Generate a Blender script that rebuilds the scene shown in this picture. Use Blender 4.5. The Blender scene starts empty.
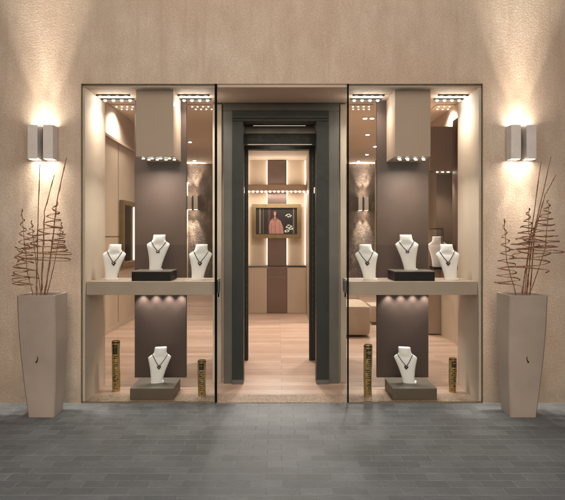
import bpy, bmesh, math, random
from mathutils import Vector, Matrix
random.seed(7)
S = bpy.context.scene
COL = S.collection
R = math.radians
CX = -0.035                      # camera x; the shop front is symmetric about x = 0
WARM = (1.0, .90, .79)

# ------------------------------------------------------------------ helpers
def X(px, Y): return (px - 278) * (Y + 5) / 560 + CX
def Z(py, Y): return 1.5 - (py - 235) * (Y + 5) / 560

def prop(o, label=None, cat=None, group=None, kind=None):
    if label: o['label'] = label
    if cat: o['category'] = cat
    if group: o['group'] = group
    if kind: o['kind'] = kind
    return o

def thing(name, loc, label, cat, group=None, rz=0):
    o = bpy.data.objects.new(name, None); COL.objects.link(o)
    o.empty_display_size = .1
    o.location = loc; o.rotation_euler = (0, 0, rz)
    return prop(o, label, cat, group)

def obj(name, bm, m, parent=None, smooth=False, world=True):
    """links bm as one mesh; vertices are in world space unless world=False (local to parent)."""
    if parent is not None and world:
        p = parent; off = Vector((0, 0, 0))
        while p is not None:
            off += p.location; p = p.parent
        for v in bm.verts: v.co -= off
    bmesh.ops.recalc_face_normals(bm, faces=bm.faces)
    me = bpy.data.meshes.new(name)
    bm.to_mesh(me); bm.free()
    for p in me.polygons: p.use_smooth = bool(smooth)
    if smooth:
        try: me.set_sharp_from_angle(angle=R(38 if smooth is True else smooth))
        except Exception: pass
    for mm in (m if isinstance(m, (list, tuple)) else [m]): me.materials.append(mm)
    o = bpy.data.objects.new(name, me); COL.objects.link(o)
    if parent is not None: o.parent = parent
    return o

def box(bm, x0, x1, y0, y1, z0, z1, bev=0.0, mi=0):
    r = bmesh.ops.create_cube(bm, size=1)
    vs = r['verts']
    for v in vs:
        v.co = Vector(((x0+x1)/2 + v.co.x*(x1-x0), (y0+y1)/2 + v.co.y*(y1-y0), (z0+z1)/2 + v.co.z*(z1-z0)))
    es = list({e for v in vs for e in v.link_edges})
    fs = {f for v in vs for f in v.link_faces}
    for f in fs: f.material_index = mi
    if bev > 0:
        bmesh.ops.bevel(bm, geom=es, offset=bev, segments=2, affect='EDGES', profile=.7)
    return bm

def nb(): return bmesh.new()
def B(*a, **k): return box(nb(), *a, **k)

def tube(bm, pts, rad, n=6, cap=True):
    pts = [Vector(p) for p in pts]
    rings = []; prev = None
    for i, p in enumerate(pts):
        t = (pts[min(i+1, len(pts)-1)] - pts[max(i-1, 0)]).normalized()
        if prev is None:
            a = Vector((0, 0, 1)) if abs(t.z) < .9 else Vector((1, 0, 0))
            u = t.cross(a).normalized()
        else:
            u = (prev - t*prev.dot(t)).normalized()
        prev = u; w = t.cross(u)
        r = rad[i] if isinstance(rad, (list, tuple)) else rad
        rings.append([bm.verts.new(p + (u*math.cos(2*math.pi*k/n) + w*math.sin(2*math.pi*k/n))*r) for k in range(n)])
    for a, b in zip(rings, rings[1:]):
        for k in range(n): bm.faces.new((a[k], a[(k+1) % n], b[(k+1) % n], b[k]))
    if cap:
        bm.faces.new(rings[0][::-1]); bm.faces.new(rings[-1])
    return bm

def loft(bm, rings, cap0=True, cap1=True):
    rr = [[bm.verts.new(p) for p in r] for r in rings]; n = len(rr[0])
    for a, b in zip(rr, rr[1:]):
        for k in range(n): bm.faces.new((a[k], a[(k+1) % n], b[(k+1) % n], b[k]))
    if cap0: bm.faces.new(rr[0][::-1])
    if cap1: bm.faces.new(rr[-1])
    return bm

def disc(bm, x, y, z, r, h=.006, n=16):
    loft(bm, [[(x+r*math.cos(2*math.pi*k/n), y+r*math.sin(2*math.pi*k/n), z+dz) for k in range(n)] for dz in (0, h)])
    return bm

# ------------------------------------------------------------------ materials
class NT:
    def __init__(s, name):
        s.m = bpy.data.materials.new(name); s.m.use_nodes = True
        s.t = s.m.node_tree; s.b = s.t.nodes['Principled BSDF']
    def n(s, typ, **k):
        nd = s.t.nodes.new(typ)
        for a, v in k.items():
            if a in nd.inputs: nd.inputs[a].default_value = v
            else: setattr(nd, a, v)
        return nd
    def l(s, a, b): s.t.links.new(a, b)
    def pos(s, scale=(1, 1, 1)):
        g = s.n('ShaderNodeNewGeometry'); mp = s.n('ShaderNodeMapping'); mp.inputs['Scale'].default_value = scale
        s.l(g.outputs['Position'], mp.inputs['Vector']); return mp.outputs[0]
    def objc(s, scale=(1, 1, 1)):
        g = s.n('ShaderNodeTexCoord'); mp = s.n('ShaderNodeMapping'); mp.inputs['Scale'].default_value = scale
        s.l(g.outputs['Object'], mp.inputs['Vector']); return mp.outputs[0]
    def noise(s, vec, scale, detail=4, rough=.6):
        nd = s.n('ShaderNodeTexNoise'); nd.inputs['Scale'].default_value = scale
        nd.inputs['Detail'].default_value = detail; nd.inputs['Roughness'].default_value = rough
        s.l(vec, nd.inputs['Vector']); return nd.outputs['Fac']
    def ramp(s, fac, stops):
        r = s.n('ShaderNodeValToRGB'); e = r.color_ramp.elements
        while len(e) < len(stops): e.new(.5)
        for i, (p, c) in enumerate(stops):
            e[i].position = p; e[i].color = (*c, 1) if len(c) == 3 else c
        s.l(fac, r.inputs[0]); return r.outputs[0]
    def mix(s, f, a, b, mode='MIX'):
        m = s.n('ShaderNodeMix', data_type='RGBA', blend_type=mode)
        for sock, v in ((m.inputs[0], f), (m.inputs[6], a), (m.inputs[7], b)):
            if hasattr(v, 'is_output'): s.l(v, sock)
            elif isinstance(v, (int, float)): sock.default_value = v
            else: sock.default_value = (*v, 1)
        return m.outputs[2]
    def math(s, op, a, b=0.0):
        m = s.n('ShaderNodeMath', operation=op)
        for i, v in enumerate((a, b)):
            if hasattr(v, 'is_output'): s.l(v, m.inputs[i])
            else: m.inputs[i].default_value = v
        return m.outputs[0]
    def bump(s, h, strength=.3, dist=.01):
        b = s.n('ShaderNodeBump'); b.inputs['Strength'].default_value = strength; b.inputs['Distance'].default_value = dist
        s.l(h, b.inputs['Height']); s.l(b.outputs[0], s.b.inputs['Normal']); return b

def simple(name, col, rough=.5, metal=0, var=.12, nscale=6, bump=.0, spec=.5, coat=0):
    t = NT(name); p = t.pos()
    f = t.noise(p, nscale, 5)
    c = t.ramp(f, [(.3, tuple(v*(1-var) for v in col)), (.7, tuple(min(1, v*(1+var)) for v in col))])
    t.l(c, t.b.inputs['Base Color'])
    rr = t.ramp(t.noise(p, nscale*4, 3), [(.3, (rough*.85,)*3), (.7, (min(1, rough*1.15),)*3)])
    t.l(rr, t.b.inputs['Roughness'])
    t.b.inputs['Metallic'].default_value = metal
    t.b.inputs['Specular IOR Level'].default_value = spec
    if coat: t.b.inputs['Coat Weight'].default_value = coat; t.b.inputs['Coat Roughness'].default_value = .08
    if bump: t.bump(t.noise(p, nscale*30, 3), bump, .003)
    return t.m

def emit(name, col, st):
    m = bpy.data.materials.new(name); m.use_nodes = True
    b = m.node_tree.nodes['Principled BSDF']
    b.inputs['Base Color'].default_value = (*[c*.6 for c in col], 1)
    b.inputs['Emission Color'].default_value = (*col, 1); b.inputs['Emission Strength'].default_value = st
    return m

def mat_stucco():
    t = NT('rough_stucco'); p = t.pos()
    big = t.noise(p, .9, 5, .6); mid = t.noise(t.pos((1, 1, .45)), 5, 7, .7); fine = t.noise(p, 70, 4, .65)
    col = t.ramp(mid, [(.28, (.60, .475, .365)), (.5, (.71, .585, .46)), (.72, (.82, .70, .57))])
    col = t.mix(t.ramp(big, [(.38, (0,)*3), (.7, (.6,)*3)]), col, (.60, .43, .32))
    col = t.mix(.30, col, t.ramp(fine, [(.35, (.28,)*3), (.62, (.95,)*3)]), 'MULTIPLY')
    drip = t.ramp(t.noise(t.pos((5, 1, .35)), 1.6, 6, .75), [(.50, (0,)*3), (.68, (.45,)*3)])
    col = t.mix(drip, col, (.50, .36, .27))
    gz = t.n('ShaderNodeSeparateXYZ'); t.l(t.pos(), gz.inputs[0])
    grime = t.math('MULTIPLY', t.math('SUBTRACT', 1.0, t.math('MINIMUM', t.math('MULTIPLY', t.math('ABSOLUTE', gz.outputs[2]), 2.2), 1.0)), t.noise(p, 5, 6, .75))
    col = t.mix(t.math('MINIMUM', grime, .8), col, (.26, .21, .165))
    t.l(col, t.b.inputs['Base Color']); t.b.inputs['Roughness'].default_value = .88
    t.b.inputs['Specular IOR Level'].default_value = .2
    vor = t.n('ShaderNodeTexVoronoi'); vor.inputs['Scale'].default_value = 55; t.l(t.pos(), vor.inputs['Vector'])
    h = t.math('ADD', t.math('MULTIPLY', t.noise(p, 60, 6, .75), 1.3), t.math('MULTIPLY', vor.outputs['Distance'], .35))
    h = t.math('ADD', h, t.math('MULTIPLY', t.noise(p, 6, 4, .7), .7))
    t.bump(h, .30, .008); return t.m

def mat_paving():
    t = NT('grey_paving'); g = t.n('ShaderNodeNewGeometry'); p = g.outputs['Position']
    sep = t.n('ShaderNodeSeparateXYZ'); t.l(p, sep.inputs[0])
    # zigzag the end joints: x shifted by a triangle wave of y
    tri = t.math('PINGPONG', t.math('ADD', sep.outputs[1], 20.0), .0475)
    xx = t.math('ADD', sep.outputs[0], t.math('ADD', t.math('MULTIPLY', tri, .05), t.math('MULTIPLY', t.noise(t.pos(), 9, 3), .014)))
    comb = t.n('ShaderNodeCombineXYZ'); t.l(xx, comb.inputs[0]); t.l(t.math('ADD', t.math('ADD', sep.outputs[1], 20.0), t.math('MULTIPLY', t.noise(t.pos(), 11, 3), .006)), comb.inputs[1])
    br = t.n('ShaderNodeTexBrick'); t.l(comb.outputs[0], br.inputs['Vector'])
    br.offset = .5; br.squash = 1
    for k, v in dict(Scale=1, ).items(): br.inputs[k].default_value = v
    br.inputs['Mortar Size'].default_value = .0042; br.inputs['Mortar Smooth'].default_value = .9
    br.inputs['Bias'].default_value = 0; br.inputs['Brick Width'].default_value = .20; br.inputs['Row Height'].default_value = .098
    br.inputs['Color1'].default_value = (.205, .23, .24, 1); br.inputs['Color2'].default_value = (.29, .322, .335, 1)
    br.inputs['Mortar'].default_value = (.44, .47, .47, 1)
    streak = t.noise(t.pos((3, 26, 3)), 3, 5, .65)
    ln = t.math('LESS_THAN', t.math('FRACT', t.math('DIVIDE', t.math('ADD', sep.outputs[1], 19.998), .294)), .022)
    ln = t.math('MULTIPLY', ln, t.math('MULTIPLY', t.noise(t.pos((1, 1, 1)), 2.2, 3), 1.1))
    col = t.mix(ln, br.outputs['Color'], (.42, .44, .44))
    col = t.mix(.7, col, t.ramp(streak, [(.3, (.35,)*3), (.7, (1,)*3)]), 'MULTIPLY')
    col = t.mix(.6, col, t.ramp(t.noise(t.pos(), 1.6, 5), [(.35, (.55,)*3), (.65, (1,)*3)]), 'MULTIPLY')
    col = t.mix(.35, col, t.ramp(t.noise(t.pos(), 120, 3, .7), [(.38, (.3,)*3), (.62, (1,)*3)]), 'MULTIPLY')
    t.l(col, t.b.inputs['Base Color'])
    t.l(t.ramp(streak, [(.2, (.32,)*3), (.8, (.52,)*3)]), t.b.inputs['Roughness'])
    h = t.math('ADD', t.math('MULTIPLY', br.outputs['Fac'], -.8), t.math('ADD', t.math('MULTIPLY', t.noise(t.pos((1, 3, 1)), 30, 5, .7), .9), t.math('MULTIPLY', br.outputs['Color'], 1.2)))
    t.bump(h, .6, .008); return t.m

def mat_wood_floor():
    t = NT('pale_wood_floor'); p = t.pos()
    br = t.n('ShaderNodeTexBrick'); t.l(t.pos(), br.inputs['Vector']); br.offset = .37
    br.inputs['Scale'].default_value = 1; br.inputs['Mortar Size'].default_value = .0016
    br.inputs['Brick Width'].default_value = 1.9; br.inputs['Row Height'].default_value = .14
    br.inputs['Color1'].default_value = (.46, .31, .225, 1); br.inputs['Color2'].default_value = (.62, .455, .35, 1)
    br.inputs['Mortar'].default_value = (.2, .11, .07, 1)
    gr = t.noise(t.pos((1.2, 18, 1)), 4, 6, .65)
    col = t.mix(.6, br.outputs['Color'], t.ramp(gr, [(.3, (.55, .45, .4)), (.65, (1, 1, 1))]), 'MULTIPLY')
    t.l(col, t.b.inputs['Base Color']); t.b.inputs['Roughness'].default_value = .42
    t.bump(t.math('ADD', gr, t.math('MULTIPLY', br.outputs['Fac'], -1)), .12, .003); return t.m

def mat_pebble():
    t = NT('speckled_stone'); p = t.pos()
    v = t.n('ShaderNodeTexVoronoi'); v.inputs['Scale'].default_value = 75; t.l(p, v.inputs['Vector'])
    col = t.ramp(t.noise(p, 95, 3, .7), [(.32, (.16, .11, .075)), (.5, (.42, .31, .22)), (.68, (.68, .55, .42))])
    col = t.mix(.4, col, t.ramp(v.outputs['Distance'], [(.1, (1, 1, 1)), (.6, (.5, .45, .4))]), 'MULTIPLY')
    t.l(col, t.b.inputs['Base Color']); t.b.inputs['Roughness'].default_value = .6
    t.bump(v.outputs['Distance'], .5, .006); return t.m

def mat_brown_rock():
    t = NT('rough_brown_wall'); p = t.pos((1, 1, .5))
    n = t.noise(p, 6, 8, .75)
    t.l(t.ramp(n, [(.3, (.02, .011, .007)), (.5, (.06, .034, .021)), (.72, (.22, .14, .09))]), t.b.inputs['Base Color'])
    t.b.inputs['Roughness'].default_value = .7; t.bump(t.noise(t.pos(), 14, 8, .8), .9, .04); return t.m

def mat_glass():
    m = bpy.data.materials.new('window_glass'); m.use_nodes = True; t = m.node_tree
    for n in list(t.nodes): t.nodes.remove(n)
    o = t.nodes.new('ShaderNodeOutputMaterial'); mx = t.nodes.new('ShaderNodeMixShader')
    tr = t.nodes.new('ShaderNodeBsdfTransparent'); gl = t.nodes.new('ShaderNodeBsdfGlossy'); fr = t.nodes.new('ShaderNodeFresnel')
    tr.inputs[0].default_value = (.965, .975, .965, 1); gl.inputs['Roughness'].default_value = .01; fr.inputs[0].default_value = 1.42
    ml = t.nodes.new('ShaderNodeMath'); ml.operation = 'MULTIPLY'; ml.inputs[1].default_value = .2; t.links.new(fr.outputs[0], ml.inputs[0]); t.links.new(ml.outputs[0], mx.inputs[0]); t.links.new(tr.outputs[0], mx.inputs[1]); t.links.new(gl.outputs[0], mx.inputs[2])
    t.links.new(mx.outputs[0], o.inputs[0]); return m

def mat_dash():
    t = NT('dashed_strip'); g = t.n('ShaderNodeNewGeometry'); sp = t.n('ShaderNodeSeparateXYZ'); t.l(g.outputs['Position'], sp.inputs[0])
    f = t.math('GREATER_THAN', t.math('FRACT', t.math('MULTIPLY', sp.outputs[2], 12.0)), .7)
    t.l(t.mix(f, (.04, .04, .038), (.09, .088, .08)), t.b.inputs['Base Color']); t.b.inputs['Roughness'].default_value = .5; return t.m

def mat_twig():
    t = NT('rusty_twig'); p = t.pos()
    t.l(t.ramp(t.noise(p, 40, 4), [(.35, (.12, .045, .022)), (.55, (.30, .145, .075)), (.7, (.44, .25, .15))]), t.b.inputs['Base Color'])
    t.b.inputs['Roughness'].default_value = .7; return t.m

M = dict(
    stucco=mat_stucco(), paving=mat_paving(), wood=mat_wood_floor(), pebble=mat_pebble(), rock=mat_brown_rock(), glass=mat_glass(), twig=mat_twig(),
    lining=simple('beige_plaster_lining', (.62, .52, .42), .62, var=.07, nscale=3, bump=.12),
    soffit=simple('beige_soffit', (.56, .455, .36), .7, var=.05, nscale=3, bump=.1),
    intwall=simple('warm_beige_panel', (.47, .37, .275), .55, var=.07, nscale=1.5, bump=.08),
    upper=simple('beige_upper_wall', (.50, .41, .32), .6, var=.05, nscale=1.5),
    ceiling=simple('beige_ceiling', (.70, .58, .46), .8, var=.05, nscale=1.2),
    taupe=simple('taupe_lacquer_panel', (.062, .041, .034), .5, var=.14, nscale=2.2, bump=.06, spec=.25),
    shelf=simple('greige_shelf_lacquer', (.40, .32, .255), .42, var=.06, nscale=4, bump=.05),
    canopy=simple('beige_canopy_lacquer', (.43, .315, .235), .5, var=.05, nscale=2.5, bump=.05),
    darkplinth=simple('dark_bronze_plinth', (.007, .005, .004), .5, metal=.0, spec=.15, var=.2, nscale=12),
    plinthtop=simple('greige_plinth_top', (.17, .145, .12), .4, var=.08, nscale=8),
    stoneplinth=simple('grey_brown_plinth', (.10, .073, .048), .45, var=.12, nscale=9, bump=.05),
    frame=simple('charcoal_metal_frame', (.016, .020, .019), .45, metal=.35, var=.15, nscale=5),
    frame2=simple('grey_metal_frame', (.105, .102, .095), .45, metal=.35, var=.12, nscale=5),
    header=simple('grey_header', (.30, .30, .28), .45, metal=.3, var=.1, nscale=6),
    edge=simple('black_edge_strip', (.004, .005, .006), .8, var=.2, spec=.05),
    bronze=simple('thin_bronze_trim', (.20, .15, .10), .4, metal=.6, var=.2),
    white=simple('white_bust_leatherette', (.90, .885, .87), .55, var=.03, nscale=14, bump=.08),
    chain=simple('dark_bead_chain', (.05, .03, .02), .3, metal=.6, var=.4, nscale=60),
    pendant=simple('smoky_pendant', (.10, .075, .06), .2, metal=.7, var=.6, nscale=160),
    silver=simple('silver_trim', (.7, .68, .62), .22, metal=1, var=.1),
    gold=simple('brushed_gold', (.40, .265, .095), .36, metal=.5, var=.25, nscale=30),
    slot=simple('black_slot', (.012, .012, .008), .35, var=.3),
    slotg=simple('grey_green_slot', (.16, .17, .11), .4, metal=.4, var=.3, nscale=40),
    planter=simple('taupe_planter_glaze', (.415, .34, .285), .5, var=.12, nscale=2.5, bump=.08, coat=.12),
    soil=simple('dark_soil', (.05, .035, .025), .9, var=.4, nscale=50, bump=.5),
    lamp=simple('matte_grey_lamp_metal', (.82, .77, .72), .42, metal=.2, var=.06, nscale=10),
    lampdark=simple('dark_lamp_slot', (.02, .018, .016), .5, var=.1),
    goldframe=simple('matte_gold_frame', (.20, .14, .068), .5, metal=.3, var=.12, nscale=12),
    black=simple('black_housing', (.01, .01, .01), .45, var=.2),
    mirror=simple('mirror_glass', (.62, .56, .50), .16, metal=1, var=.03, nscale=.4),
    shadepier=simple('shade_pier_stone', (.09, .075, .06), .8, var=.2, nscale=3, bump=.3),
    metalbrown=simple('brown_satin_metal', (.16, .11, .09), .33, metal=.6, var=.1, nscale=2),
    sofa=simple('beige_sofa_fabric', (.42, .33, .25), .85, var=.08, nscale=8, bump=.35),
    cab=simple('beige_cabinet_lacquer', (.46, .36, .27), .4, var=.04, nscale=3),
    brownwall=simple('brown_wall_panel', (.16, .105, .075), .5, var=.1, nscale=2),
    dash=mat_dash(),
    led=emit('led_white', (1, .93, .82), 30), header_glint=emit('reflected_line_glow', (1, .88, .72), 1.1), ledstrip=emit('led_strip', (1, .86, .68), 3.5),
    screen=emit('screen_black', (.012, .009, .008), 1),
)

M['led'].cycles.emission_sampling = 'NONE'; M['screen'].cycles.emission_sampling = 'NONE'
M['beam'] = simple('pale_beam', (.62, .52, .42), .5, var=.05)
LN = [0]
def spot(parent, loc, to, power, ang, blend=.5, soft=.02, col=WARM):
    LN[0] += 1
    ld = bpy.data.lights.new('lamp_beam', 'SPOT'); ld.energy = power; ld.spot_size = R(ang); ld.spot_blend = blend
    ld.shadow_soft_size = soft; ld.color = col
    o = bpy.data.objects.new('lamp_beam', ld); COL.objects.link(o)
    o.rotation_euler = (Vector(to) - Vector(loc)).to_track_quat('-Z', 'Y').to_euler()
    off = Vector(parent.location); o.parent = parent; o.location = Vector(loc) - off
    return o
def constant_falloff(o, kind='Constant'):
    ld = o.data; ld.use_nodes = True; t = ld.node_tree
    e = next(n for n in t.nodes if n.type == 'EMISSION'); f = t.nodes.new('ShaderNodeLightFalloff'); f.inputs['Strength'].default_value = 1
    t.links.new(f.outputs[kind], e.inputs['Strength'])
def area(parent, loc, to, power, sx, sy, col=WARM, spread=180):
    ld = bpy.data.lights.new('lamp_glow', 'AREA'); ld.shape = 'RECTANGLE'; ld.size = sx; ld.size_y = sy; ld.energy = power; ld.color = col; ld.spread = R(spread)
    o = bpy.data.objects.new('lamp_glow', ld); COL.objects.link(o)
    o.rotation_euler = (Vector(to) - Vector(loc)).to_track_quat('-Z', 'Y').to_euler()
    o.parent = parent; o.location = Vector(loc) - Vector(parent.location)
    return o

# ------------------------------------------------------------------ setting
bm = nb(); vs = [bm.verts.new(p) for p in ((-60, -80, 0), (60, -80, 0), (60, 0, 0), (-60, 0, 0))]; bm.faces.new(vs)
prop(obj('pavement', bm, M['paving']), kind='structure')
HW = 1.79; ZT = 2.85; D0 = .6
bm = nb()
box(bm, -14, -HW, 0, D0, -.2, 7); box(bm, HW, 14, 0, D0, -.2, 7); box(bm, -HW, HW, 0, D0, ZT, 7)
bmesh.ops.remove_doubles(bm, verts=bm.verts, dist=1e-5)
b = thing('shop_building', (0, 0, 0), 'jewellery shop building with a rough beige stucco front around a wide glazed opening', 'shop building')
obj('facade_wall', bm, M['stucco'], b)
for s in (-1, 1):  # piers added out of view to darken the outer edges of the wall
    a, c = sorted((s*2.62, s*3.2))
    pr = thing('shade_pier', (s*2.9, -1.7, 0), ('left' if s < 0 else 'right')+' unseen dark pier added to shade the edge of the shop front', 'pier')
    obj('shade_pier_wall', B(a, c, -3.4, -.002, -.1, 6.5), M['shadepier'], pr)
# opening lining
obj('side_lining', B(-HW, -HW+.028, .012, D0-.004, 0, ZT-.03), M['lining'], b)
obj('side_lining', B(HW-.028, HW, .012, D0-.004, 0, ZT-.03), M['lining'], b)
obj('soffit', B(-HW+.002, HW-.002, .012, D0-.004, ZT-.028, ZT), M['soffit'], b)
# floors
prop(obj('threshold_stone', B(-HW, HW, 0, .24, -.1, .006), M['pebble']), kind='structure')
prop(obj('floor', B(-3.6, 3.6, .243, 11.3, -.1, .004), M['wood']), kind='structure')
# shop room
obj('ceiling', B(-3.2, 3.2, D0+.002, 11.3, 3.55, 3.65), M['ceiling'], b)
LWX = -2.62; RWX = 2.75
bm = nb(); box(bm, LWX-.1, LWX, D0+.002, 11.1, .004, 3.0)
o = obj('interior_side_wall', bm, M['intwall'], b)
obj('interior_upper_wall', B(LWX-.16, LWX-.05, D0+.002, 11.1, 3.003, 3.55), M['upper'], b)
bm = nb()
for y in (2.1, 3.1, 4.05, 5.1, 6.6, 8.1): box(bm, LWX, LWX+.004, y, y+.012, .1, 3.0)
box(bm, LWX, LWX+.005, .7, 11, 1.47, 1.482)
obj('panel_seam', bm, M['bronze'], b)
obj('skirting', B(LWX+.001, LWX+.012, .62, 11.05, .004, .07), M['cab'], b)
obj('cornice', B(LWX-.048, LWX+.03, .62, 11.05, 2.98, 3.02), M['cab'], b)
obj('interior_side_wall', B(RWX, RWX+.1, D0+.002, 11.1, .004, 3.55), M['intwall'], b)
obj('feature_wall', B(-3, 3.2, 11.1, 11.25, .004, 3.55), M['rock'], b)
# right hand wall block near the window
obj('wall_block', B(2.40, RWX-.002, D0+.004, 3.36, .004, 1.0), M['cab'], b)
obj('brown_wall_panel', B(2.57, RWX-.002, D0+.004, 3.36, 1.003, 3.2), M['brownwall'], b)
# vestibule
VY0, VY1 = .64, 1.72
obj('vestibule_wall', B(-.70, -.61, VY0+.06, VY1+.2, .004, 2.83), M['lining'], b)
obj('vestibule_wall', B(.60, .66, VY0+.06, VY1+.2, .004, 2.83), M['lining'], b)
obj('vestibule_ceiling', B(-.70, .66, VY0+.0, VY1+.2, 2.853, 2.95), M['soffit'], b)

# ------------------------------------------------------------------ shop windows (glass)
def shop_window(s, label):
    w = thing('shop_window', (s*1.19, 0, 0), label, 'window', 'floor to ceiling shop windows')
    g = .588
    obj('front_pane', B(min(s*g, s*(HW-.006)), max(s*g, s*(HW-.006)), -.006, .006, .02, ZT-.006), M['glass'], w)
    obj('side_pane', B(s*g-.005, s*g+.005, .010, VY0-.004, .02, ZT-.03), M['glass'], w)
    obj('corner_strip', B(s*g-(.011 if s < 0 else .007), s*g+(.011 if s < 0 else .007), -.016, -.0065, .008, ZT-.004), M['edge'], w)
    bm = nb()
    a, c = (s*(HW-.006), s*HW)
    box(bm, min(a, c), max(a, c), -.012, .010, .008, ZT)
    a, c = s*g, s*(HW-.008)
    box(bm, min(a, c), max(a, c), -.012, .010, ZT-.007, ZT-.001)
    box(bm, min(a, c), max(a, c), -.008, .008, .0075, .0135)
    obj('frame', bm, M['bronze'], w)
    return w
shop_window(-1, 'left shop window pane with thin bronze frame and black corner edge')
shop_window(1, 'right shop window pane with thin bronze frame and black corner edge')
# glass clamps holding the shelves
# ------------------------------------------------------------------ door portal
d = thing('door_portal', (-.0175, VY0, 0), 'charcoal metal double door portal with grey outer jambs between the windows', 'door frame')
bm = nb()
box(bm, -.585, -.494, VY0, VY0+.14, .004, 2.749, .003); box(bm, .475, .58, VY0, VY0+.14, .004, 2.749, .003)
obj('outer_jamb', bm, M['frame2'], d)
obj('outer_lintel', B(-.585, .58, VY0-.002, VY0+.14, 2.7495, 2.838, .003), M['frame2'], d)
xi0, xi1 = -.382, .350
bm = nb()
box(bm, -.4935, xi0, VY0-.03, VY0+.15, .004, 2.640, .003); obj('inner_jamb', bm, M['frame'], d)
obj('inner_jamb', B(xi1, .4745, VY0-.03, VY0+.15, .004, 2.640, .003), M['frame'], d)
obj('inner_lintel', B(-.4935, .4745, VY0-.035, VY0+.15, 2.6405, 2.748, .003), M['frame'], d)
obj('lintel_ridge', B(-.4935, .4745, VY0-.05, VY0-.0355, 2.665, 2.70, .003), M['frame'], d)
for a, c2 in ((-.4936, xi0), (xi1, .4744)): obj('kick_plate', B(a, c2, VY0-.0345, VY0-.0302, .005, .05), M['frame2'], d)
# sliding door operator + rear frame
obj('operator_box', B(-.55, .53, .98, 1.12, 2.583, 2.665, .004), M['header'], d)
obj('operator_box_face', B(-.55, .53, 1.0, 1.12, 2.475, 2.582, .003), M['frame'], d)
obj('glow_strip', B(-.30, .26, .985, .995, 2.668, 2.6695), M['header_glint'], d)  # no lamp: glowing strip painted in as a reflected line on the header
obj('glow_strip', B(-.36, .33, 1.003, 1.012, 2.4705, 2.472), M['header_glint'], d)  # second reflected line, put in as a thin glowing strip
obj('rear_jamb', B(-.60, -.392, VY1-.05, VY1+.06, .004, 2.83, .003), M['frame'], d)
obj('rear_jamb', B(.338, .595, VY1-.05, VY1+.06, .004, 2.83, .003), M['frame'], d)
obj('rear_lintel', B(-.3915, .3375, VY1-.05, VY1+.06, 2.52, 2.83), M['frame'], d)
for x in (X(243.6, .75)+.004, X(315.2, .75)-.01):
    obj('pull_handle', B(x-.004, x+.006, .73, .745, Z(193.5, .75), Z(187.5, .75), .002), M['silver'], d)
for x in (X(246.6, VY1), X(312.4, VY1)):
    obj('reflected_dots_strip', B(x-.003, x+.003, VY1-.056, VY1-.0505, .35, 2.45), M['dash'], d)  # paler dashes paint in LED dots and reflections along the rear jambs

# ------------------------------------------------------------------ display fixtures
def downlights(parent, spots, name='downlight', r=.011, mat='led'):
    for (x, y, z) in spots:
        bm = nb(); disc(bm, x, y, z, r*1.6, .006); h = obj(name, bm, M['black'], parent, smooth=True)
        bm = nb(); disc(bm, x, y, z-.006, r*1.15, .0055)
        q = obj('bulb', bm, M[mat], h, smooth=True)

def fixture(s, label):
    c = s*1.19
    f = thing('window_backdrop', (c, .5, 0), label, 'display backdrop', 'taupe backdrops behind the shop windows')
    obj('back_panel', B(c-.253, c+.253, .50, .545, .10, ZT-.03, .003), M['taupe'], f)
    cc = c + s*(-.0) 
    # canopy box hanging in front of the panel
    if s < 0: x0, x1 = X(136, .1)+.0, X(173.4, .1)
    else: x0, x1 = X(395, .1), X(430.6, .1)
    zb = Z(157.3, .1) if s < 0 else Z(154.5, .1)
    zb = 2.215
    k = obj('canopy_box', B(x0, x1, .1, .498, zb, ZT-.029, .003), M['canopy'], f)
    xs = [x0+.05+(x1-x0-.1)*t/3 for t in range(4)]
    downlights(f, [(x, .17, zb-.006) for x in xs] + [(x+.03, .26, zb-.006) for x in xs], r=.010)
    spot(f, ((x0+x1)/2, .15, zb-.03), (c, .5, 1.80), 9, 62, 1.0, .03)
    area(f, ((x0+x1)/2, .25, zb-.02), ((x0+x1)/2, .3, 0), 8, .26, .12, spread=150)
    return f
fixture(-1, 'taupe brown display panel with a beige canopy box in the left window')
fixture(1, 'taupe brown display panel with a beige canopy box in the right window')

def shelf(s, label):
    x0, x1 = sorted((s*.600, s*(HW-.030)))
    z1, z0 = Z(281.6, .04), Z(295, .04)
    f = thing('display_shelf', (s*1.19, .04, z0), label, 'shelf', 'waist high shelves across the shop windows')
    obj('shelf_board', B(x0, x1, .04, .497, z0, z1, .003), M['shelf'], f)
    xs = [X(px, .46) for px in ((142.5, 155.5, 168.5, 181) if s < 0 else (389, 401.5, 413.5, 425.5))]
    for x in xs:
        bm = nb(); disc(bm, x, .44, z0-.005, .017, .006); h = obj('downlight', bm, M['black'], f)
        bm = nb(); disc(bm, x, .44, z0-.009, .012, .004); obj('bulb', bm, M['led'], h)
        spot(f, (x, .452, z0-.016), (x, .50, z0-.5), 9, 90, .9, .008, (1, .95, .88))
    bx0, bx1 = sorted((s*.580, s*.598))
    return f
shelf(-1, 'long greige shelf carrying three busts in the left window')
shelf(1, 'long greige shelf carrying three busts in the right window')
for s in (-1, 1):
    z1, z0 = Z(281.6, .04), Z(295, .04)
    k = thing('glass_clamp', (s*.588, .05, z0), ('left' if s < 0 else 'right')+' dark metal clamp where the '+('left' if s < 0 else 'right')+' shelf meets the glass corner', 'clamp')
    a, c2 = sorted((s*.5815, s*.562))
    obj('clamp_body', B(a, c2, .03, .11, z0+.02, z1+.006, .004), M['frame2'], k)
    bm = nb(); box(bm, a+.004, c2-.004, .045, .06, z0-.02, z0+.018, .002); obj('clamp_screw', bm, M['edge'], k)

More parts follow.
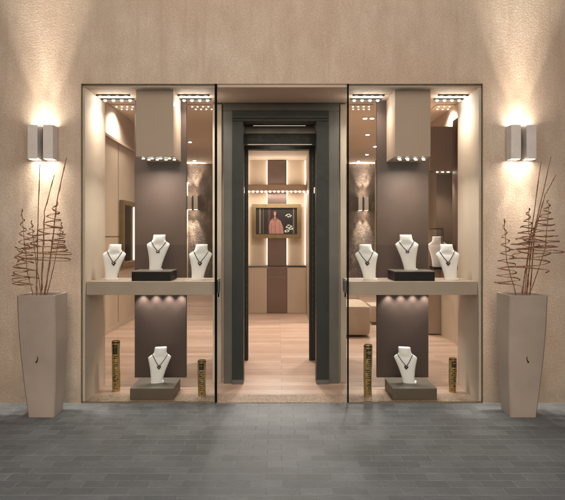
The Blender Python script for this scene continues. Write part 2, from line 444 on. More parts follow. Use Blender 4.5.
# spot strips at the soffit
strip = [(-1, 96, 134, 'left end of the left window'), (-1, 177, 213, 'inner end of the left window'), (1, 351, 387, 'inner end of the right window'), (1, 436, 474, 'right end of the right window')]
for s, pa, pb, wh in strip:
    x0, x1 = X(pa+1, .30), X(pb-3, .30); z = ZT-.029
    x0 = max(x0, -HW+.035); x1 = min(x1, HW-.035)
    t = thing('spotlight_strip', ((x0+x1)/2, .35, z), 'black strip of lit spots at the '+wh, 'ceiling spotlight', 'spotlight strips on the window soffits')
    for yy, zz in ((.27, 0), (.42, 0)):
        obj('housing', B(x0, x1, yy-.010, yy+.010, z-.014, z-.001, .003), M['black'], t)
        for k in range(4):
            x = x0+(x1-x0)*(k+.5)/4
            bm = nb(); bmesh.ops.create_uvsphere(bm, u_segments=12, v_segments=8, radius=.014, matrix=Matrix.Translation((x, yy, z-.020)) @ Matrix.Diagonal((1, 1, .6, 1))); obj('bulb', bm, M['led'], t, smooth=True)
    for kx in (.18, .5, .82):
        pl = bpy.data.lights.new('lamp_glow', 'POINT'); pl.energy = .5; pl.shadow_soft_size = .012; pl.color = (1, .93, .84)
        po = bpy.data.objects.new('lamp_glow', pl); COL.objects.link(po); po.parent = t; po.location = (x0+(x1-x0)*kx-t.location.x, -.005, -.075)
    area(t, ((x0+x1)/2, .345, z-.045), ((x0+x1)/2, .36, 0), 5.5, x1-x0-.06, .10, spread=140)
    if pa in (96, 436):
        for k in (0, 1):
            yy = (.27, .42)[k]; sx = -1 if s < 0 else 1
            spot(t, (s*(HW-.085), yy, z-.05), (s*(HW-.03), yy, z-.6), .5, 60, .9, .01)

# ------------------------------------------------------------------ plinths
def plinth(x0, x1, y0, y1, z0, z1, label, dark):
    p = thing('plinth', ((x0+x1)/2, (y0+y1)/2, z0), label, 'plinth', 'plinths under the busts')
    if dark:
        obj('body', B(x0, x1, y0, y1, z0, z1-.008, .002), M['darkplinth'], p)
        obj('top', B(x0-.001, x1+.001, y0-.001, y1+.001, z1-.0075, z1, .002), M['plinthtop'], p)
    else:
        obj('body', B(x0, x1, y0, y1, z0, z1-.006, .003), M['stoneplinth'], p)
        obj('top', B(x0-.001, x1+.001, y0-.001, y1+.001, z1-.0055, z1, .002), M['plinthtop'], p)
    return p
ZS = Z(281.6, .04)
plinth(X(131.6, .09), X(170.6, .09), .09, .40, ZS+.001, Z(271.2, .09), 'small dark bronze plinth on the left window shelf', True)
plinth(X(394.6, .09), X(434.8, .09), .09, .40, ZS+.001, Z(271.2, .09), 'small dark bronze plinth on the right window shelf', True)
plinth(X(130, .07), X(173.3, .07), .07, .44, .0065, Z(388.3, .07), 'grey brown plinth standing on the floor of the left window', False)
plinth(X(392.6, .07), X(437, .07), .07, .44, .0065, Z(388.3, .07), 'grey brown plinth standing on the floor of the right window', False)

# ------------------------------------------------------------------ busts and necklaces
PROF = [(0, .054, .030), (.06, .060, .031), (.12, .072, .033), (.17, .086, .034), (.205, .097, .033), (.228, .105, .030), (.240, .106, .027),
        (.252, .094, .030), (.262, .078, .034), (.272, .065, .038), (.285, .058, .041), (.312, .0565, .042), (.326, .056, .041), (.331, .052, .037)]
def prof(z):
    for (a, wa, da), (b2, wb, db) in zip(PROF, PROF[1:]):
        if a <= z <= b2:
            t = (z-a)/(b2-a); return wa+(wb-wa)*t, da+(db-da)*t
    return PROF[-1][1:]
def ycen(z): return .012 - z*.03 + max(0, z-.22)*.18
def bust_bm():
    bm = nb(); n = 32; rings = []
    for z, w, dd in PROF:
        r = []
        for k in range(n):
            a = 2*math.pi*k/n; ca, sa = math.cos(a), math.sin(a); e = .8
            x = w*math.copysign(abs(ca)**e, ca); y = dd*math.copysign(abs(sa)**e, sa)
            if y > 0: y *= .55
            r.append((x, y+ycen(z), z))
        rings.append(r)
    loft(bm, rings); return bm
def foot_bm():
    bm = nb(); box(bm, -.050, .068, -.012, .075, 0.0005, .010, .003); box(bm, -.012, .012, .02, .036, .009, .12, .002); return bm
def surf(x, z):
    w, dd = prof(z); q = min(.999, abs(x)/w)
    ca = q**(1/.8); sa = math.sqrt(max(0, 1-ca*ca)); return ycen(z) - dd*sa**.8
def chain_bm(kind):
    bm = nb(); pts = []
    zt, zb = .268, (.178 if kind else .165); N = 26
    for k in range(N+1):
        t = -1+2*k/N; x = .069*t
        z = zb+(zt-zb)*(abs(t)**1.25) - (.012 if kind == 2 else 0)*0
        pts.append(Vector((x, surf(x, z)-.003, z)))
    tube(bm, pts, .0024, 5)
    for i in range(0, len(pts)-1):
        for f in (0, .5):
            p = pts[i].lerp(pts[i+1], f)
            bmesh.ops.create_icosphere(bm, subdivisions=1, radius=.0041, matrix=Matrix.Translation(p))
    # closing run behind the neck
    bp = [pts[0]] + [Vector((.066*math.cos(a), ycen(.285)+.034*math.sin(a), .272+.016*math.sin(a))) for a in [math.pi - math.pi*j/8 for j in range(9)]] + [pts[-1]]
    tube(bm, bp, .0022, 5)
    return bm, Vector((0, surf(0, zb)-.006, zb))
def lean(bm, k):
    for v in bm.verts: v.co.x += k*v.co.z
    return bm
def bust(loc, rz, blabel, nlabel, kind=0, scale=1.0):
    kk = .13 if rz > 0 else -.13; rz *= 1.7
    if rz > 0: loc = (loc[0]-.018, loc[1], loc[2])
    else: loc = (loc[0]+.018, loc[1], loc[2])
    b_ = thing('display_bust', loc, blabel, 'jewellery bust', 'white necklace display busts', rz)
    obj('torso', lean(bust_bm(), kk), M['white'], b_, smooth=50, world=False)
    obj('foot', foot_bm(), M['white'], b_, smooth=False, world=False)
    n_ = thing('necklace', loc, nlabel, 'necklace', 'necklaces on the white busts', rz)
    cb, pp = chain_bm(kind); lean(cb, kk); pp.x += kk*pp.z
    obj('chain', cb, M['chain'], n_, smooth=True, world=False)
    bm = nb(); n = 20
    if kind == 0:     # heart-like stone in a dark setting
        ring = []
        for k in range(n):
            a = 2*math.pi*k/n; x = .019*math.sin(a)**3; z = .00145*(13*math.cos(a)-5*math.cos(2*a)-2*math.cos(3*a)-math.cos(4*a))
            ring.append((x, z))
        loft(bm, [[(pp.x+x*f, pp.y+dy, pp.z-.012+z*f) for x, z in ring] for f, dy in ((1, .002), (1, -.003), (.55, -.008))])
        obj('pendant', bm, M['pendant'], n_, smooth=True, world=False)
        bm = nb(); bmesh.ops.create_icosphere(bm, subdivisions=1, radius=.0045, matrix=Matrix.Translation(pp+Vector((0, -.008, -.012)))); obj('stone', bm, M['silver'], n_, world=False)
    else:             # small bow of four petals
        for a in (40, 140, 220, 320):
            v = Vector((math.cos(R(a))*.011, -.003, math.sin(R(a))*.009-.006))
            bmesh.ops.create_uvsphere(bm, u_segments=8, v_segments=6, radius=.0075, matrix=Matrix.Translation(pp+v) @ Matrix.Diagonal((1.1, .5, .9, 1)))
        obj('pendant', bm, M['pendant'], n_, smooth=True, world=False)
        bm = nb(); bmesh.ops.create_icosphere(bm, subdivisions=1, radius=.0045, matrix=Matrix.Translation(pp+Vector((0, -.006, -.006)))); obj('stone', bm, M['silver'], n_, world=False)
    for q in (b_, n_): q.scale = (scale,)*3
YB = .30
ZP = Z(271.2, .09)
def PX(px, Y=YB): return X(px, Y)
bust((PX(115), .23, ZS+.001), R(12), 'white bust at the left end of the left window shelf', 'dark bead necklace on the bust at the left end of the left shelf')
bust((PX(157.0, .26), .26, ZP+.001), R(9), 'white bust on the dark plinth in the left window', 'fine necklace with a bow pendant on the dark plinth bust, left window', 1)
bust((PX(199.3, .23), .23, ZS+.001), R(6), 'white bust on the left window shelf nearest the door', 'dark bead necklace on the left shelf bust nearest the door')
bust((PX(158.3, .25), .25, Z(388.3, .07)+.001), R(9), 'white bust on the low floor plinth of the left window', 'dark bead necklace on the low bust, left window')
bust((PX(367.8, .23), .23, ZS+.001), R(-6), 'white bust on the right window shelf nearest the door', 'dark bead necklace on the right shelf bust nearest the door')
bust((PX(408.2, .26), .26, ZP+.001), R(-9), 'white bust on the dark plinth in the right window', 'fine necklace with a bow pendant on the dark plinth bust, right window', 1)
bust((PX(449, .23), .23, ZS+.001), R(-12), 'white bust at the right end of the right window shelf', 'dark bead necklace on the bust at the right end of the right shelf')
bust((PX(406.9, .25), .25, Z(388.3, .07)+.001), R(-9), 'white bust on the low floor plinth of the right window', 'dark bead necklace on the low bust, right window')

# ------------------------------------------------------------------ gold vases
def vase(px, ptop, pbot, wpx, Y, label, seed):
    rnd = random.Random(seed)
    x = X(px, Y); z0 = .005 if Y > .243 else .0065; h = Z(ptop, Y) - z0; r = wpx/2*(Y+5)/560
    t = thing('gold_vase', (x, Y, z0), label, 'vase', 'tall gold vases on the window floors')
    bm = nb(); n = 28; rings = []
    H = 14
    def rad(f): return r*(.93 + .035*math.sin(f*6+seed) + .015*math.sin(f*23)) * (.93+.07*min(1, f*3))
    def cenx(f): return .002*math.sin(f*5+seed)
    for i in range(H+1):
        f = i/H; rings.append([(cenx(f)+rad(f)*math.cos(2*math.pi*k/n), rad(f)*math.sin(2*math.pi*k/n), f*h) for k in range(n)])
    for f2, zz in ((.86, h), (.84, h*.55)):
        rings.append([(cenx(1)+rad(1)*f2*math.cos(2*math.pi*k/n), rad(1)*f2*math.sin(2*math.pi*k/n), zz) for k in range(n)])
    loft(bm, rings)
    obj('body', bm, M['gold'], t, smooth=True, world=False)
    # carved column of slots wrapping the front
    def patch(bm, f0, f1, aa0, aa1, off, seg=6):
        r0 = [[bm.verts.new((cenx(ff)+rad(ff)*off*math.cos(R(aa0+(aa1-aa0)*k/seg)), rad(ff)*off*math.sin(R(aa0+(aa1-aa0)*k/seg)), ff*h)) for k in range(seg+1)] for ff in (f0, f1)]
        for k in range(seg): bm.faces.new((r0[0][k], r0[0][k+1], r0[1][k+1], r0[1][k]))
    bm = nb(); patch(bm, .74, .93, -124, -52, 1.015);
    for q in range(int(h*.7/.018)): patch(bm, .05+q*.018/h, .05+(q+rnd.uniform(.35, .7))*.018/h, -108+rnd.uniform(-16, 12), -62+rnd.uniform(-12, 20), 1.015)
    patch(bm, .955, .985, -178, -2, 1.015, 12)
    obj('carved_slots', bm, M['slot'], t, world=False)
    rows = int(h/.03)
    for row in range(rows):
        f0 = .08+.84*(row+.2)/rows
        if rnd.random() < .45: continue
        bm = nb(); a0 = rnd.uniform(-106, -92); patch(bm, f0, f0+.84*rnd.uniform(.2, .45)/rows, a0, a0+rnd.uniform(22, 44), 1.035, 4)
        obj('slot_inlay', bm, M['gold' if rnd.random() < .45 else 'slotg'], t, world=False)

vase(116, 340.5, 391, 8.6, .38, 'tall slotted gold vase at the left end of the left window floor', 1)
vase(201.8, 360, 395, 8.6, .22, 'short slotted gold vase in the left window near the door', 2)
vase(367.8, 344.5, 396, 9.0, .20, 'tall slotted gold vase in the right window near the door', 3)
vase(452.6, 358, 391.5, 8.2, .34, 'short slotted gold vase at the right end of the right window floor', 4)

# ------------------------------------------------------------------ planters
def planter(s, label, dlabel):
    # profile: (height, outer x, inner x, front y, back y) in metres for the left one; mirrored on the right
    xo = 2.115; t = thing('planter', (s*2.01, -.24, .002), label, 'planter', 'tall taupe planters beside the shop windows')
    secs = [(0.0, 2.092, 1.876, -.40, -.20), (.03, 2.094, 1.875, -.402, -.198), (.25, 2.118, 1.862, -.412, -.180), (.5, 2.142, 1.853, -.425, -.165),
            (.75, 2.158, 1.852, -.434, -.156), (1.0, 2.167, 1.856, -.438, -.150), (1.005, 2.165, 1.858, -.436, -.152)]
    bm = nb(); rings = []
    def ring(z, a, c, y0, y1, ch=.010):
        xm0, xm1 = (-a, -c)
        pts = [(xm0+.012, y0), (xm1-ch, y0), (xm1, y0+ch*1.2), (xm1, y1-.01), (xm1-.01, y1), (xm0+.01, y1), (xm0, y1-.01), (xm0, y0+.012)]
        return [((x if s < 0 else -x), y, z) for x, y in pts]
    for z, a, c, y0, y1 in secs: rings.append(ring(z+.002, a, c, y0, y1))
    z, a, c, y0, y1 = secs[-1]
    rings.append(ring(z+.002, a-.016, c+.016, y0+.016, y1-.016, .01)); rings.append(ring(.94, a-.02, c+.02, y0+.02, y1-.02, .01))
    loft(bm, rings, True, False)
    obj('pot', bm, M['planter'], t, smooth=20)
    bm = nb(); v = [bm.verts.new(p) for p in ring(.955, a-.017, c+.017, y0+.017, y1-.017, .01)]; bm.faces.new(v); obj('soil', bm, M['soil'], t)
    ex, ez = (-2.0, .46)
    bm = nb(); pts = []
    for k in range(8):
        u = k/7; pts.append((s*(-ex)+(-s)*(-.008+.012*math.sin(u*2.2))*1.2, -.4255-.006, ez+.05*u))
    tube(bm, pts, [.0055, .0048, .003, .0028, .0025, .0022, .002, .001], 6); obj('emblem', bm, M['edge'], t)
    # ---- dried twig arrangement
    Y = -.29
    a_ = thing('twig_arrangement', (s*1.95, Y, .95), dlabel, 'dried plant', 'rusty twig arrangements in the planters')
    rnd = random.Random(11 if s < 0 else 23)
    def P(px, py, dy=0): 
        return Vector((X(px, Y+dy), Y+dy, Z(py, Y+dy)))
    def stick(pp, r0, r1, nodes=True):
        pts = []
        base = [P(x, y, q) for x, y, q in pp]
        for i in range(len(base)-1):
            for k in range(8):
                u = k/8; pts.append(base[i].lerp(base[i+1], u)+Vector((rnd.uniform(-1, 1)*.0022, rnd.uniform(-1, 1)*.002, 0)))
        pts.append(base[-1]); n = len(pts)
        rr = [(r0+(r1-r0)*i/(n-1))*(1.5 if (nodes and i % 4 == 2) else 1) for i in range(n)]
        bm = nb(); tube(bm, pts, rr, 6); obj('stem', bm, M['twig'], a_, smooth=True)
    def spiral(ax, ay, bx, by, rpx, turns, w=.0045, dy=0, start=.04, pw=1.05):
        pts = []; w *= 1.25; turns *= 1.25; N = int(turns*22); ph = rnd.uniform(0, 6); e1, e2 = rnd.uniform(0, 6), rnd.uniform(0, 6)
        rm = rpx*(Y+5)/560; A, Bm = P(ax, ay, dy), P(bx, by, dy)
        for i in range(N+1):
            u = i/N; c = A.lerp(Bm, u**.85)
            rr = rm*(start+(1-start)*u**pw)*(1+.10*math.sin(u*turns*2.2+e1))
            an = ph+u*turns*2*math.pi
            pts.append(c+Vector((rr*math.cos(an), rr*.62*math.sin(an), .10*rr*math.sin(an+e2)+.0025*math.sin(an*3.1))))
        bm = nb(); tube(bm, pts, [w*(.75+.35*math.sin(i*.7)) for i in range(len(pts))], 5); obj('spiral_tendril', bm, M['twig'], a_, smooth=True)
    if s < 0:
        stick([(36.5, 299, 0), (37, 262, 0), (39.8, 164, 0)], .0055, .003)
        stick([(41, 299, .03), (43, 255, .03), (44.5, 212, .03), (54.5, 175, .05)], .0055, .003)
        stick([(44, 299, -.03), (51, 255, -.03), (57, 200, -.02), (66.5, 158, 0)], .006, .003)
        stick([(34, 299, .02), (27, 270, .02), (22, 214, 0)], .0042, .002, False)
        stick([(46, 299, .05), (54, 265, .04), (61.5, 226, .03)], .0042, .002, False)
        stick([(42, 299, -.04), (36, 262, -.05), (31.5, 223, -.03)], .0038, .002, False)
        spiral(22, 209, 26, 283, 13, 7, .0042)
        spiral(57, 201, 44, 262, 28, 7, .0048, -.01)
        spiral(62, 222, 58, 252, 9, 5, .0040, .02)
        spiral(32, 220, 30, 250, 9, 4.5, .0040, -.02)
        spiral(18, 246, 22, 286, 11, 3.5, .0040, .03, .3)
    else:
        stick([(521, 299, 0), (527, 262, 0), (541, 162, 0)], .0055, .003)
        stick([(526, 299, .03), (532, 240, .03), (551, 157, .04)], .0055, .003)
        stick([(530, 299, -.03), (534, 235, -.03), (545, 195, -.02), (556, 175, 0)], .005, .0026)
        stick([(517, 299, .02), (507, 262, .02), (504, 219, 0)], .0042, .002, False)
        stick([(528, 299, .05), (545, 250, .04), (549, 205, .03)], .0045, .002, False)
        stick([(524, 299, -.04), (529, 252, -.05), (529, 209, -.03)], .0042, .002, False)
        spiral(504, 219, 508, 286, 13, 6.5, .0044)
        spiral(549, 200, 538, 256, 24, 7.5, .0048, .02)
        spiral(529, 208, 524, 250, 15, 5.5, .0046, -.02)
        spiral(535, 235, 528, 272, 22, 3, .0044, -.01, .6)
planter(-1, 'tall taupe planter tapering to its foot left of the shop front', 'rusty spiral twigs standing in the left planter')
planter(1, 'tall taupe planter tapering to its foot right of the shop front', 'rusty spiral twigs standing in the right planter')

# ------------------------------------------------------------------ wall lamps
def wall_lamp(cx, y, zc, s, label, group, sc=1.0, power=30):
    t = thing('wall_lamp', (cx, y, zc), label, 'wall lamp', group)
    h = .149*sc; 
    bm = nb(); box(bm, cx-.10*sc, cx+.10*sc, y-.012, y-.001, zc-h*.9, zc+h*.9, .002); obj('wall_plate', bm, M['lampdark'], t)
    for k in (-1, 1):
        a = cx+k*.067*sc
        w = .043*sc
        bm = nb()
        # open box fin: four sides
        x0, x1, y0, y1 = a-w, a+w, y-.118*sc, y-.013
        for q in ((x0, x1, y0, y0+.005), (x0, x0+.005, y0+.0051, y1), (x1-.005, x1, y0+.0051, y1), (x0+.0051, x1-.0051, y1-.005, y1)):
            box(bm, q[0], q[1], q[2], q[3], zc-h, zc+h)
        obj('shade', bm, M['lamp'], t)
        for u in (-1, 1):
            z = zc+u*h*.94
            obj('bulb', B(x0+.008, x1-.008, y0+.012, y1-.008, min(z, z-u*.012), max(z, z-u*.012)), M['led'], t)
    for u in (-1, 1):
        zz = zc+u*(h*.98)
        for k in (-1, 1):
            o_ = spot(t, (cx+k*.067*sc, y-.10*sc, zz), (cx+k*.067*sc, y-.005, zz+u*1.3), power*((4.4 if u > 0 else 1.6) if sc == 1 else 4.5), 40, .8, .02, (1.0, .90, .77))
            if sc == 1: constant_falloff(o_, 'Constant' if u > 0 else 'Linear')
        spot(t, (cx, y-.112*sc, zz+u*.004), (cx, y-.05, zz+u*1.0), power*.15, 90, .9, .04, (1.0, .89, .75))
        spot(t, (cx, y-.114*sc, zz+u*.006), (cx, y-.06, zz+u*1.0), power*.16, 165, 1.0, .05, (1.0, .87, .73))
g = 'twin box wall lamps on the stucco front'
wall_lamp(-2.108, 0, 2.312, -1, 'twin box wall lamp glowing up and down left of the windows', g)
wall_lamp(2.108, 0, 2.312, 1, 'twin box wall lamp glowing up and down right of the windows', g)
g = 'small twin wall lamps on the dark feature wall'
wall_lamp(X(193, 11.05), 11.1, Z(203, 11.1), -1, 'small wall lamp on the dark rough wall seen through the left window', g, 1.3, 60)
wall_lamp(X(363, 11.05), 11.1, Z(204, 11.1), -1, 'small wall lamp on the dark rough wall seen through the right window', g, 1.3, 60)

# ------------------------------------------------------------------ shop interior: end niche seen through the door
YW = 5.95
NX0, NX1 = X(249, YW)-.03, X(305.5, YW)
p = thing('display_niche', (-.05, YW, 0), 'bright beige wall niche with a brown centre column seen through the door', 'wall niche')
obj('back_wall', B(NX0-.35, NX1+.35, YW, YW+.1, .004, 3.548), M['intwall'], p)
cX0, cX1 = X(267.5, 5.9), X(286.7, 5.9)
obj('centre_column', B(cX0, cX1, YW-.05, YW-.001, .9, 2.95, .003), M['metalbrown'], p)
obj('side_cheek', B(NX1, NX1+.05, 4.5, YW-.002, .004, 2.96), M['cab'], p)
obj('side_cheek', B(NX0-.05, NX0, 4.5, YW-.002, .004, 2.96), M['cab'], p)
obj('soffit', B(NX0-.052, NX1+.052, 4.5, YW-.002, 2.963, 3.0), M['upper'], p)
for x0, x1 in ((cX0-.012, cX0-.003), (cX1+.003, cX1+.012), (NX0+.003, NX0+.012), (NX1-.012, NX1-.003)):
    obj('glow_strip', B(x0, x1, YW-.045, YW-.003, .92, 2.95), M['ledstrip'], p)
bmx = nb(); box(bmx, NX0+.003, NX1-.003, 5.5, YW-.052, Z(191, 5.5), Z(184.5, 5.5), .003)
q = thing('light_beam', (-.05, 5.5, Z(191, 5.5)), 'beige beam with a row of lit spots above the wall screen', 'light fitting')
obj('beam', bmx, M['beam'], q)
for k in range(14):
    x = NX0+.05+(NX1-NX0-.1)*k/13; z = Z(191, 5.5)
    bm = nb(); disc(bm, x, 5.53, z-.022, .016, .02); obj('bulb', bm, M['led'], q)
area(q, (-.05, 5.62, Z(191, 5.5)-.03), (-.05, 5.75, 0), 10, 1.0, .1)
spot(q, (-.05, 5.44, 2.37), (-.03, -1.0, 0), 95, 18, 1.0, .16, (1, .95, .88))
spot(q, (-.05, 5.44, 2.30), (-.03, -2.2, 0), 85, 16, 1.0, .16, (1, .95, .88))
area(q, (-.05, 5.62, 2.50), (-.05, 5.72, 4), 6, 1.0, .1)
# wall screen
YT = 5.83
x0, x1, z0, z1 = X(252, YT), X(301, YT), Z(238.3, YT), Z(204, YT)
v = thing('wall_screen', ((x0+x1)/2, YT, z0), 'gold framed wall screen showing a person in a pink coat beside white flowers', 'screen')
fw = .075
bm = nb()
box(bm, x0, x1, YT, YW-.053, z1-fw, z1, .004); box(bm, x0, x1, YT, YW-.053, z0, z0+fw, .004)
box(bm, x0, x0+fw, YT+.001, YW-.053, z0+fw, z1-fw); box(bm, x1-fw, x1, YT+.001, YW-.053, z0+fw, z1-fw)
obj('frame', bm, M['goldframe'], v)
scr = obj('screen', B(x0+fw, x1-fw, YT+.03, YT+.04, z0+fw, z1-fw), M['screen'], v)
def flat(name, polys, mt, y):
    bm = nb()
    for pl in polys: bm.faces.new([bm.verts.new((X(a, YT), y, Z(c, YT))) for a, c in pl])
    obj(name, bm, mt, scr)
def ell(cx, cy, rx, ry, n=16): return [(cx+rx*math.cos(2*math.pi*k/n), cy+ry*math.sin(2*math.pi*k/n)) for k in range(n)]
e_coat = emit('screen_coat_pink', (.30, .135, .10), .8); e_skin = emit('screen_skin', (.30, .14, .10), .8); e_hair = emit('screen_hair', (.05, .02, .015), .8)
e_wht = emit('screen_white', (.62, .62, .48), .8); e_col = emit('screen_column', (.13, .09, .055), .8); e_fold = emit('screen_coat_fold', (.16, .06, .045), .8)
e_warm = emit('screen_warm_dark', (.06, .022, .016), 1)
yy = YT+.0285
for a, c2 in ((259, 261), (263, 263.5), (293, 294.2)): flat('backdrop_column', [[(a, 208.3), (c2, 208.3), (c2, 233.7), (a, 233.7)]], e_col, yy)
flat('backdrop_column', [[(268, 208.3), (270.5, 208.3), (270.5, 233.7), (268, 233.7)]], e_warm, yy-.0006)
flat('pictured_hair', [ell(274.9, 213.6, 2.3, 3.9), [(272.8, 213), (277, 213), (277.6, 219), (272.2, 219)]], e_hair, yy-.001)
flat('pictured_coat', [[(272.4, 218.6), (277.6, 218.6), (280.8, 221), (283.0, 227), (283.6, 233.7), (269.4, 233.7), (269.0, 226), (270.2, 220.8)]], e_coat, yy-.0015)
flat('coat_fold', [[(274.7, 219), (275.2, 219), (275.6, 233.6), (275.0, 233.6)], [(271.2, 223), (271.6, 223), (271.9, 233.6), (271.3, 233.6)], [(279.2, 222), (279.5, 222), (280.6, 233.6), (280.1, 233.6)], [(272.6, 226.5), (274, 226.5), (274, 227), (272.6, 227)]], e_fold, yy-.002)
flat('pictured_face', [ell(274.9, 213.9, 1.35, 2.3), [(274.3, 215.5), (275.5, 215.5), (275.9, 219.0), (273.9, 219.0)]], e_skin, yy-.0025)
flat('coat_collar', [[(273.0, 218.4), (274.5, 219.2), (274.0, 221), (272.3, 219.4)], [(276.9, 218.4), (275.3, 219.2), (275.9, 221), (277.6, 219.4)]], e_fold, yy-.003)
fl = []
rnd = random.Random(5)
for cx, cy, r in ((288.5, 215.4, 3.3), (288.8, 226.6, 3.4), (290.6, 228.6, 2.4), (287, 231, 2.6)):
    for k in range(9):
        a = 2*math.pi*k/9+rnd.uniform(-.2, .2); rr = r*rnd.uniform(.65, 1.0)
        px, py = cx+math.cos(a)*rr, cy+math.sin(a)*rr*.55
        fl.append([(cx+math.cos(a)*r*.25, cy+math.sin(a)*r*.2), (px-math.sin(a)*.55, py+math.cos(a)*.4), (px+math.cos(a)*.4, py+math.sin(a)*.3), (px+math.sin(a)*.55, py-math.cos(a)*.4)])
bm = nb()
for i, pl in enumerate(fl):
    bm.faces.new([bm.verts.new((X(a, YT), yy-.001-.00003*i, Z(c, YT))) for a, c in pl])
obj('pictured_flowers', bm, e_wht, scr)
# low cabinet
c = thing('low_cabinet', (-.05, 5.6, 0), 'low beige cabinet with a brown centre door below the wall screen', 'cabinet')
YC = 5.66; zt = Z(267, YC)
obj('door_panel', B(NX0+.004, cX0-.006, YC, YW-.052, .01, zt, .004), M['cab'], c)
obj('door_panel', B(cX1+.006, NX1-.004, YC, YW-.052, .01, zt, .004), M['cab'], c)
cm = obj('centre_panel', B(cX0-.002, cX1+.002, YC+.012, YW-.052, .01, zt-.004, .003), M['metalbrown'], c)
obj('countertop', B(NX0+.004, cX0-.006, YC-.012, YW-.052, zt+.001, zt+.016, .002), M['frame2'], c)
obj('countertop', B(cX1+.006, NX1-.004, YC-.012, YW-.052, zt+.001, zt+.02, .002), M['black'], c)
bm = nb(); rnd = random.Random(3)     # faint illegible script line as on the photo
for k in range(9):
    x = X(268.8+k*1.9, YC); z = Z(277.2, YC)
    box(bm, x, x+.012, YC+.008, YC+.0115, z-rnd.uniform(.002, .008), z+rnd.uniform(.002, .008))
obj('faint_marking', bm, M['shelf'], c)

# left wall mirror
YM0, YM1 = 4.10, 5.05
mz1, mz0 = 2.07, .98
m_ = thing('wall_mirror', (LWX+.03, (YM0+YM1)/2, mz0), 'gold framed mirror on the beige left wall of the shop', 'mirror')
bm = nb(); xw = LWX+.006
box(bm, xw, xw+.07, YM0, YM1, mz1-.07, mz1, .004); box(bm, xw, xw+.07, YM0, YM1, mz0, mz0+.07, .004)
box(bm, xw, xw+.069, YM0, YM0+.08, mz0+.0705, mz1-.0705); box(bm, xw, xw+.069, YM1-.08, YM1, mz0+.0705, mz1-.0705)
obj('frame', bm, M['goldframe'], m_)
obj('glass', B(xw, xw+.02, YM0+.081, YM1-.081, mz0+.071, mz1-.071), M['mirror'], m_)
obj('glow_strip', B(xw+.021, xw+.03, YM1-.13, YM1-.10, mz0+.08, mz1-.08), M['ledstrip'], m_)

# interior ceiling spots
def ceil_spot(x, y, w, label, pw=60, z=3.55, n=1):
    t = thing('ceiling_spot', (x, y, z), label, 'ceiling spotlight', 'spotlights in the shop ceiling')
    bm = nb(); disc(bm, x, y, z-.016, .055, .015); obj('rim', bm, M['cab'], t, smooth=True)
    bm = nb(); disc(bm, x, y, z-.022, .036, .0055); obj('bulb', bm, M['led'], t, smooth=True)
    if pw: spot(t, (x, y, z-.04), (x, y, 0), pw, 150, .8, .04, (1.0, .90, .80))
def at_ceiling(px, py):
    Y = 2.05*560/(235-py)-5; return X(px, Y), Y
lab = 'ceiling spot seen through the {} window, {}'
for i, (px, py, w, pos) in enumerate([(190, 141.5, 'left', 'nearer of the two bright ones'), (194.5, 160.0, 'left', 'farther one above the dark wall'),
    (365, 117.5, 'right', 'left half of the nearest pair'), (372, 117.5, 'right', 'right half of the nearest pair'), (367.5, 134, 'right', 'second row'),
    (375, 146, 'right', 'close to the taupe panel'), (367, 154, 'right', 'below the second row'), (358.5, 160.8, 'right', 'lowest above the dark wall')]):
    x, y = at_ceiling(px, py); ceil_spot(x, y, w, lab.format(w, pos), 120 if py < 150 else 26)
# small recessed spot clusters close behind each window
for px0, w, pos in ((115, 'left', 'at its left end'), (190, 'left', 'beside the door'), (349, 'right', 'beside the door'), (434, 'right', 'at its right end')):
    x, y = at_ceiling(px0+10, 107)
    t = thing('spot_cluster', (x, y, 3.55), 'cluster of tiny ceiling spots behind the '+w+' window '+pos, 'ceiling spotlight', 'clusters of tiny ceiling spots')
    obj('plate', B(x-.17, x+.20, y-.19, y+.19, 3.535, 3.549, .003), M['ceiling'], t)
    for k in range(4):
        for j in range(2):
            bm = nb(); disc(bm, x-.11+k*.085+j*.03, y-.09+j*.18, 3.529, .008, .005, 10); obj('bulb', bm, M['led'], t)
    spot(t, (x, y, 3.50), (x, y, 0), 105, 150, .8, .06, (1.0, .90, .80))
for y in (2.7, 4.0):
    ceil_spot(-.05, y, '', 'ceiling spot over the middle of the shop, %s the door' % ('nearest' if y < 3 else 'farther from'), 190 if y < 3 else 120)
# vestibule spot
t = thing('ceiling_spot', (-.02, 1.35, 2.85), 'ceiling spot inside the door portal', 'ceiling spotlight', 'spotlights in the shop ceiling')
bm = nb(); disc(bm, -.02, 1.35, 2.838, .05, .012); obj('rim', bm, M['cab'], t)
bm = nb(); disc(bm, -.02, 1.35, 2.832, .034, .006); obj('bulb', bm, M['led'], t)
spot(t, (-.02, 1.35, 2.82), (-.02, 1.0, 0), 45, 140, .8, .04)

# sofa behind the right window
YS = 3.15
s_ = thing('sofa', (.95, YS+.4, 0), 'low beige sofa standing behind the right window', 'sofa')
sx0, sx1 = X(322, YS), X(371, YS)
obj('seat', B(sx0, sx1, YS, YS+.95, .03, Z(306, YS), .09), M['sofa'], s_, smooth=True)
obj('backrest', B(sx0, sx1-.02, YS+.96, YS+1.2, .06, Z(293, YS+.96)+.02, .09), M['sofa'], s_, smooth=True)
obj('base', B(sx0+.12, sx1-.12, YS+.14, YS+1.15, .004, .07), M['black'], s_)
s2 = thing('footstool', (X(376, 4.4), 4.4, 0), 'beige cube footstool beyond the sofa', 'stool')
obj('cushion', B(X(371.5, 4.3), X(389, 4.3), 4.3, 4.85, .05, Z(306, 4.3), .03), M['sofa'], s2, smooth=True)
obj('base', B(X(372.5, 4.3), X(388, 4.3), 4.33, 4.82, .004, .048), M['frame2'], s2)

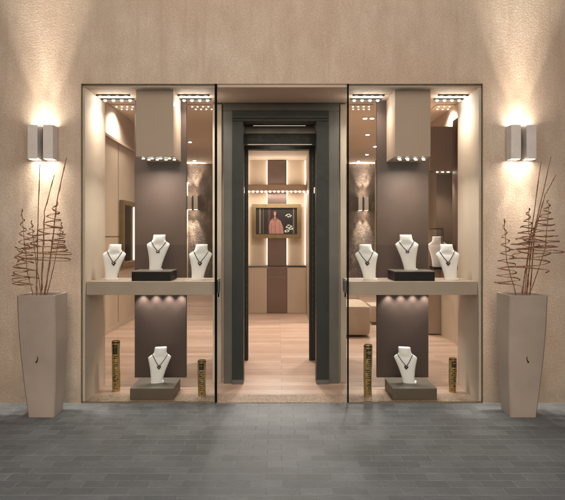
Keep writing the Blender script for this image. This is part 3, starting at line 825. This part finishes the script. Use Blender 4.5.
# tall display cabinet at the right
YK = 3.38
k_ = thing('tall_cabinet', (2.4, YK, 0), 'tall beige display cabinet with a lit shelf niche behind the right window', 'cabinet')
kx0, kx1 = X(428, YK), RWX-.005
obj('body', B(kx0, kx0+.22, YK, YK+.6, .02, 1.0, .006), M['shelf'], k_)
obj('side_panel', B(kx0, kx0+.02, YK, YK+.6, 1.003, 3.2), M['cab'], k_)
obj('back_panel', B(kx0+.021, kx1, YK+.56, YK+.6, 1.003, 3.2), M['brownwall'], k_)
obj('beige_stile', B(kx0+.021, kx0+.13, YK+.02, YK+.06, 1.003, 2.45), M['cab'], k_)
obj('canopy', B(kx0+.021, kx0+.46, YK-.02, YK+.55, 2.46, 3.12, .004), M['canopy'], k_)
obj('shelf', B(kx0+.021, kx1, YK-.25, YK+.55, 1.0, 1.03), M['darkplinth'], k_)
downlights(k_, [(kx0+.06+j*.085, YK+.04, 2.448) for j in range(5)], r=.016)
spot(k_, (kx0+.2, YK+.1, 2.43), (kx0+.2, YK+.25, 0), 25, 120, .7, .04)
bm = nb()
for a, c2, e, f in ((kx0+.13, kx0+.14, .0, .0), (2.36, 2.37, 0, 0)):
    box(bm, a, c2, YK-.24, YK-.23, 1.031, 1.58)
box(bm, kx0+.022, 2.37, YK-.24, YK-.23, 1.581, 1.60); box(bm, kx0+.022, kx0+.03, YK-.229, YK+.0, 1.581, 1.60)
obj('case_frame', bm, M['black'], k_)
b2 = thing('display_bust', (X(437.5, YK-.1), YK-.1, 1.031), 'far white bust in the tall cabinet behind the right window', 'jewellery bust', 'white necklace display busts', R(-20))
obj('torso', bust_bm(), M['white'], b2, smooth=50, world=False); obj('foot', foot_bm(), M['white'], b2, world=False); b2.scale = (1.35,)*3
# gold framed mirror seen edge-on at the right of the dark wall
g_ = thing('gold_screen', (2.7, 9.6, 0), 'narrow gold upright panel beside the dark rough wall behind the right window', 'panel')
xg0, xg1 = X(375.4, 10), X(377.8, 10)
obj('panel', B(xg0, xg1, 10, 10.06, .004, 3.5), M['cab'], g_)
obj('gold_inset', B(xg0+.01, xg1-.01, 9.985, 9.999, Z(250, 10), Z(211, 10)), M['goldframe'], g_)

# ------------------------------------------------------------------ camera, world, light
cam = bpy.data.cameras.new('camera'); co = bpy.data.objects.new('camera', cam); COL.objects.link(co)
co.location = (CX, -5, 1.5); co.rotation_euler = (R(90), 0, 0)
cam.sensor_width = 36; cam.lens = 560/565*36; cam.shift_x = 4.5/565; cam.shift_y = -15/565
cam.clip_start = .05; cam.clip_end = 500
S.camera = co

w = bpy.data.worlds.new('World'); S.world = w; w.use_nodes = True
t = w.node_tree; bg = t.nodes['Background']
sky = t.nodes.new('ShaderNodeTexSky'); sky.sky_type = 'NISHITA'; sky.sun_disc = False
EL, AZ = 32, 180
sky.sun_elevation = R(EL); sky.sun_rotation = R(AZ)
mx = t.nodes.new('ShaderNodeMix'); mx.data_type = 'RGBA'; mx.blend_type = 'MULTIPLY'; mx.inputs[0].default_value = 1
mx.inputs[7].default_value = (1.0, .87, .76, 1)
t.links.new(sky.outputs[0], mx.inputs[6]); t.links.new(mx.outputs[2], bg.inputs[0]); bg.inputs[1].default_value = .155
sun = bpy.data.lights.new('sun', 'SUN'); sun.energy = 1.2; sun.angle = R(85); sun.color = (1, .90, .77)
so = bpy.data.objects.new('sun', sun); COL.objects.link(so)
dv = Vector((math.sin(R(AZ))*math.cos(R(EL)), math.cos(R(AZ))*math.cos(R(EL)), math.sin(R(EL))))
so.rotation_euler = dv.to_track_quat('Z', 'Y').to_euler()

S.view_settings.view_transform = 'Standard'; S.view_settings.look = 'None'; S.view_settings.exposure = 0
S.render.engine = 'CYCLES'; S.cycles.use_denoising = True; S.cycles.max_bounces = 8; S.cycles.transparent_max_bounces = 16
S.cycles.sample_clamp_indirect = 4; S.cycles.caustics_reflective = False; S.cycles.caustics_refractive = False
